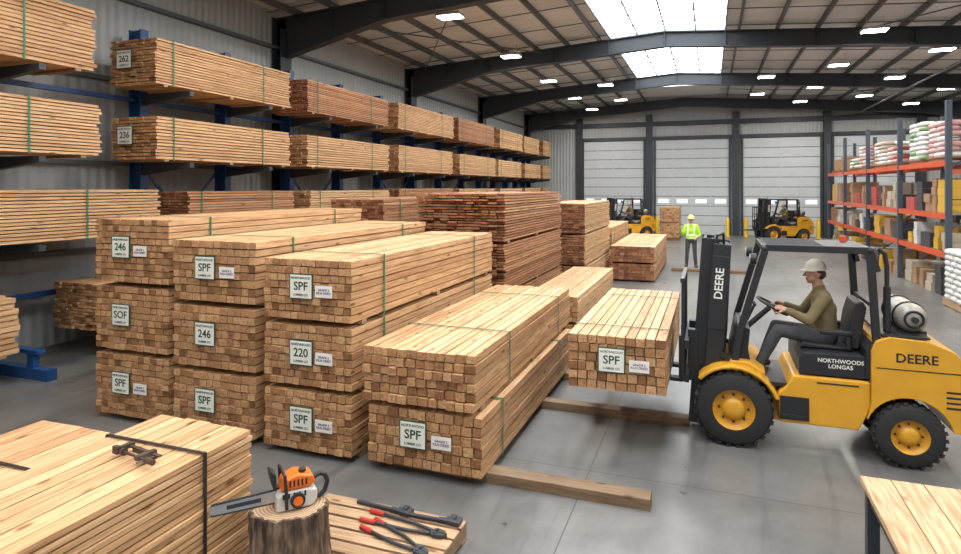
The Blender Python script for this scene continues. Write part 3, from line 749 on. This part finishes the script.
def forklift(name,loc,rot):
    e=empty(name,loc,rot)
    m=MB()
    for s in(-1,1):
        wheel(m,-.67,s*.47,.398,.382,.25,s); wheel(m,.92,s*.46,.318,.302,.21,s)
    m.cyl((-.67,-.4,.395),(-.67,.4,.395),.09,m=2); m.cyl((.92,-.4,.315),(.92,.4,.315),.07,m=2)
    m.obj('wheels',[rub,ylw,steel_d],parent=e,recalc=True)
    m=MB()
    m.prism([(-.22,.30),(.50,.30),(.56,.44),(.60,.56),(.60,.80),(-.10,.80),(-.16,.68),(-.24,.60)],-.50,.50)
    arc=[(-.67+.47*math.cos(a),.395+.47*math.sin(a)) for a in[math.radians(d) for d in range(20,141,12)]]
    arc2=[(-.67+.43*math.cos(a),.395+.43*math.sin(a)) for a in[math.radians(d) for d in range(140,19,-12)]]
    for s in(-1,1): 
        y0_,y1_=sorted((s*.33,s*.595)); m.prism(arc+arc2,y0_,y1_)
    m.prism([(-.78,.25),(-.2,.25),(-.2,.66),(-.78,.66)],-.32,.32)
    m.prism([(-.78,.64),(-.45,.64),(-.35,.80),(-.52,.90),(-.70,.90)],-.50,.50)
    m.obj('chassis',[ylw],parent=e,bevel=.018)
    m=MB()
    arc=[(.92+.37*math.cos(a),.315+.37*math.sin(a)) for a in[math.radians(d) for d in range(12,170,10)]]
    m.prism([(1.38,.39)]+arc+[(.60,.60),(.60,1.12),(.64,1.22),(.75,1.27),(1.08,1.25),(1.30,1.16),(1.42,.98),(1.45,.75),(1.44,.45)],-.53,.53)
    m.obj('counterweight',[ylw],parent=e,bevel=.05)
    m=MB()
    m.prism([(-.04,.82),(.59,.82),(.59,1.0),(.55,1.04),(.0,1.03),(-.04,.98)],-.47,.47)
    m.prism([(.56,.83),(.64,.83),(.64,1.20),(.56,1.12)],-.49,.49)
    m.bx(-.60,-.02,-.46,.46,.66,.70)
    m.prism([(-.74,.70),(-.64,1.20),(-.58,1.25),(-.50,1.22),(-.52,1.0),(-.46,.70)],-.40,.40)
    m.bx(-.20,.02,-.54,-.44,.36,.40); m.bx(-.22,.05,-.515,-.503,.34,.58)
    m.bx(.70,1.1,-.50,.50,1.262,1.285)
    m.bx(1.44,1.47,-.3,.3,.6,.85)
    m.bx(.12,.5,-.506,-.500,.74,.755)
    for k in range(4): m.bx(1.22,1.34,-.534,-.528,.62+k*.05,.64+k*.05)
    m.obj('hood',[dblk],parent=e,bevel=.012)
    m=MB(); m.prism([(.0,1.04),(.02,1.10),(.12,1.09),(.48,1.07),(.50,1.04)],-.25,.25)
    m.prism([(.43,1.06),(.55,1.06),(.62,1.50),(.58,1.56),(.52,1.54),(.48,1.40)],-.24,.24)
    for s in(-1,1): m.bx(.18,.48,s*.28-.03,s*.28+.03,1.20,1.25); m.bx(.42,.47,s*.28-.02,s*.28+.02,1.05,1.2)
    m.obj('seat',[seatm],parent=e,bevel=.03)
    m=MB()
    for s in(-1,1):
        y=s*.46
        for a,b2 in(((-.66,y,.86),(-.60,y,1.22)),((-.60,y,1.22),(-.36,y,2.08)),((-.36,y,2.11),(.60,y,2.11)),((.60,y,2.11),(.66,y,1.15)),((.60,y,2.10),(.66,y,1.9))):
            m.bar(a,b2,.055,.07)
        m.ell((-.36,y,2.10),.038); m.ell((.60,y,2.11),.038)
        m.bar((.62,y,1.62),(.62,y,1.66),.05,.05)
    for x in(-.36,.60): m.bar((x,-.46,2.11),(x,.46,2.11),.065,.05)
    for k in range(9):
        y=-.40+k*.10; m.bx(-.34,.58,y-.020,y+.020,2.09,2.14)
    m.bx(.2,.6,-.45,.45,2.125,2.14)
    m.bar((.64,-.46,1.55),(.64,.46,1.55),.04,.04)
    m.bar((-.60,-.46,1.22),(-.60,.46,1.22),.04,.04)
    m.obj('overhead_guard',[dblk],parent=e,bevel=.006)
    m=MB()
    for s in(-1,1):
        m.cyl((-.44,s*.40,1.98),(-.50,s*.40,1.98),.06,seg=16); 
    m.obj('work_lights',[dblk],parent=e)
    m=MB()
    for s in(-1,1): m.cyl((-.501,s*.40,1.98),(-.506,s*.40,1.98),.05,seg=16)
    m.cyl((.5,.3,2.14),(.5,.3,2.20),.04,seg=14,m=1)
    m.obj('lenses',[chrome,orange],parent=e)
    m=MB(); m.tube([(.76,-.40,1.22),(.76,-.40,1.95),(.74,-.40,2.08),(.68,-.40,2.13)],.022,0,12); m.cyl((.76,-.40,1.3),(.76,-.40,1.75),.034,seg=14)
    m.obj('exhaust',[dblk],parent=e)
    m=MB(); m.lathe([(.001,-.37),(.08,-.365),(.125,-.33),(.142,-.27),(.142,.30),(.125,.36),(.08,.395),(.001,.40)],(1.0,0,1.43),'Y',28,0)
    m.torus((1.0,-.37,1.43),.08,.012,Matrix.Rotation(math.pi/2,3,'X'),1); m.cyl((1.0,-.37,1.43),(1.0,-.42,1.43),.03,m=1)
    for y in(-.2,.2): m.torus((1.0,y,1.43),.147,.01,Matrix.Rotation(math.pi/2,3,'X'),1)
    m.bx(.87,1.13,-.28,.28,1.26,1.30,1)
    m.obj('gas_tank',[tank,dblk],parent=e)
    m=MB()
    for s in(-1,1):
        y=s*.36
        m.bx(-.97,-.79,y-.014,y+.014,.08,2.13); m.bx(-.97,-.94,y-s*.06-.04,y-s*.06+.04,.08,2.13) ; m.bx(-.82,-.79,y-s*.06-.04,y-s*.06+.04,.08,2.13)
        y=s*.27
        m.bx(-1.10,-.97,y-.014,y+.014,.10,2.18); m.bx(-1.10,-1.075,y-s*.04-.035,y-s*.04+.035,.10,2.18); m.bx(-.995,-.97,y-s*.04-.035,y-s*.04+.035,.10,2.18)
        m.cyl((-.88,s*.20,.15),(-.88,s*.20,1.5),.045,seg=14); m.cyl((-.88,s*.20,1.5),(-.88,s*.20,2.1),.026,seg=12,m=1)
        m.bx(-1.05,-1.02,s*.12-.022,s*.12+.022,.6,2.07,0)
        m.cyl((-1.02,s*.12-.02,2.07),(-1.02,s*.12+.02,2.07),.05,seg=16)
        m.tube([(-.80,s*.32,.3),(-.78,s*.32,1.2),(-.80,s*.30,2.0)],.014)
        m.bar((-.82,s*.40,.95),(-.30,s*.40,.70),.05,.05)
    for z in(.25,1.25,2.05): m.bx(-.86,-.80,-.37,.37,z-.06,z+.06)
    for z in(.2,1.2,2.13): m.bx(-1.08,-1.05,-.27,.27,z-.045,z+.045)
    m.tube([(-.96,-.31,2.1),(-.94,-.31,2.22),(-.88,-.2,2.24),(-.86,-.1,2.1)],.014)
    m.bx(-.975,-.79,-.39,-.372,1.2,2.0)
    mast=m.obj('mast',[dblk,chrome],parent=e,bevel=.004)
    t=math.radians(4); p=Vector((-.95,0,.6)); R=Matrix.Rotation(t,3,'Y'); mast.rotation_euler=(0,t,0); mast.location=p-R@p
    m=MB()
    for z in(.66,1.02): m.bx(-1.17,-1.12,-.50,.50,z-.05,z+.05)
    for y in(-.25,.25): m.bx(-1.14,-1.03,y-.05,y+.05,.58,1.15)
    for y in(-.5,-.3,-.1,.1,.3,.5): m.bx(-1.20,-1.17,y-.018,y+.018,.62,1.72)
    m.bx(-1.21,-1.165,-.52,.52,1.70,1.75); m.bx(-1.20,-1.175,-.5,.5,1.35,1.39)
    for s in(-1,1):
        m.bx(-1.235,-1.19,s*.28-.05,s*.28+.05,.565,1.08,0)
        m.prism([(-1.20,.560),(-2.28,.590),(-2.28,.603),(-1.20,.603)],s*.28-.055,s*.28+.055,0)
    m.obj('fork_carriage',[dblk],parent=e,bevel=.003)
    m=MB(); m.cyl((-.56,0,1.12),(-.28,0,1.40),.03,seg=12)
    q=Vector((.45,0,.8)).normalized().to_track_quat('Z','Y').to_matrix()
    m.torus((-.25,0,1.42),.175,.014,q)
    for a in(0,2.09,4.19): m.bar(Vector((-.25,0,1.42)),Vector((-.25,0,1.42))+q@Vector((.17*math.cos(a),.17*math.sin(a),0)),.022,.01)
    m.ell((-.25,0,1.42),(.035,.035,.025))
    for k in range(3): m.cyl((-.50,.16+k*.07,1.2),(-.42,.16+k*.07,1.38),.007,seg=6); m.ell((-.42,.16+k*.07,1.39),.018)
    m.obj('steering',[dblk],parent=e)
    text('mast_text','DEERE',.12,(-.885,-.392,1.70),(math.pi/2,-math.pi/2,0),white,mast)
    text('body_text','DEERE',.125,(.98,-.5315,1.07),R90,dblk,e)
    text('hood_text','NORTHWOODS\nLONGAS',.056,(.34,-.4715,.945),R90,white,e)
    m=MB(); m.prism([(.64,.965),(.64,.955),(1.40,.955),(1.40,.965)],-.5335,-.5305); m.obj('stripe',[dblk],parent=e)
    return e
fk=forklift('forklift',(.9,7.65,0),None)
driver(fk)
def dup(src,parent=None):
    o=src.copy(); C.objects.link(o)
    if parent: o.parent=parent; o.matrix_parent_inverse=Matrix()
    for c in list(src.children): dup(c,o)
    return o
f2=dup(fk); f2.location=(3.3,34.6,0); f2.rotation_euler=(0,0,math.radians(25))
f3=dup(fk); f3.location=(-4.2,33.6,0); f3.rotation_euler=(0,0,math.radians(35))

# worker
e=empty('warehouse_worker',(-.62,22.4,0))
J=dict(pelvis=(0,0,.94),chest=(0,0,1.24),neck=(0,-.01,1.45),head=(0,-.02,1.62),
  shl=(-.185,0,1.40),shr=(.185,0,1.40),ell=(-.27,-.05,1.12),elr=(.27,.02,1.11),wrl=(-.33,-.24,1.28),wrr=(.18,-.20,1.05),
  hil=(-.10,0,.93),hir=(.10,0,.93),knl=(-.13,-.03,.50),knr=(.12,-.02,.50),anl=(-.15,.02,.09),anr=(.15,.02,.09),tol=(-.18,-.14,.043),tor=(.19,-.14,.043))
vest=body(e,J,(1,0,0),[hivis,pants,boots,skin,reflt],handn={'l':(1,0,0),'r':(0,0,-1)},curls=(.4,.6))
for f in vest.data.polygons:
    if f.material_index==0:
        z=f.center.z; x=abs(f.center.x)
        if 1.08<z<1.13 and x<.19 or 1.0<z<1.02: f.material_index=4
        elif .08<x<.13 and z>1.13: f.material_index=4
        if x>.215 : f.material_index=0
head(e,(0,-.02,1.64),math.pi/2,hatw)

# ---------------- camera, world ----------------
w=bpy.data.worlds.new('world'); S.world=w; w.use_nodes=True
w.node_tree.nodes['Background'].inputs[0].default_value=(.95,.96,1,1); w.node_tree.nodes['Background'].inputs[1].default_value=.5
cd=bpy.data.cameras.new('camera'); cam=bpy.data.objects.new('camera',cd); C.objects.link(cam)
cam.location=(0,0,2.75); cam.rotation_euler=(math.pi/2,0,math.radians(20.35)); cd.sensor_width=36; cd.lens=620/961*36; cd.shift_y=-90/961; cd.clip_end=200
S.camera=cam
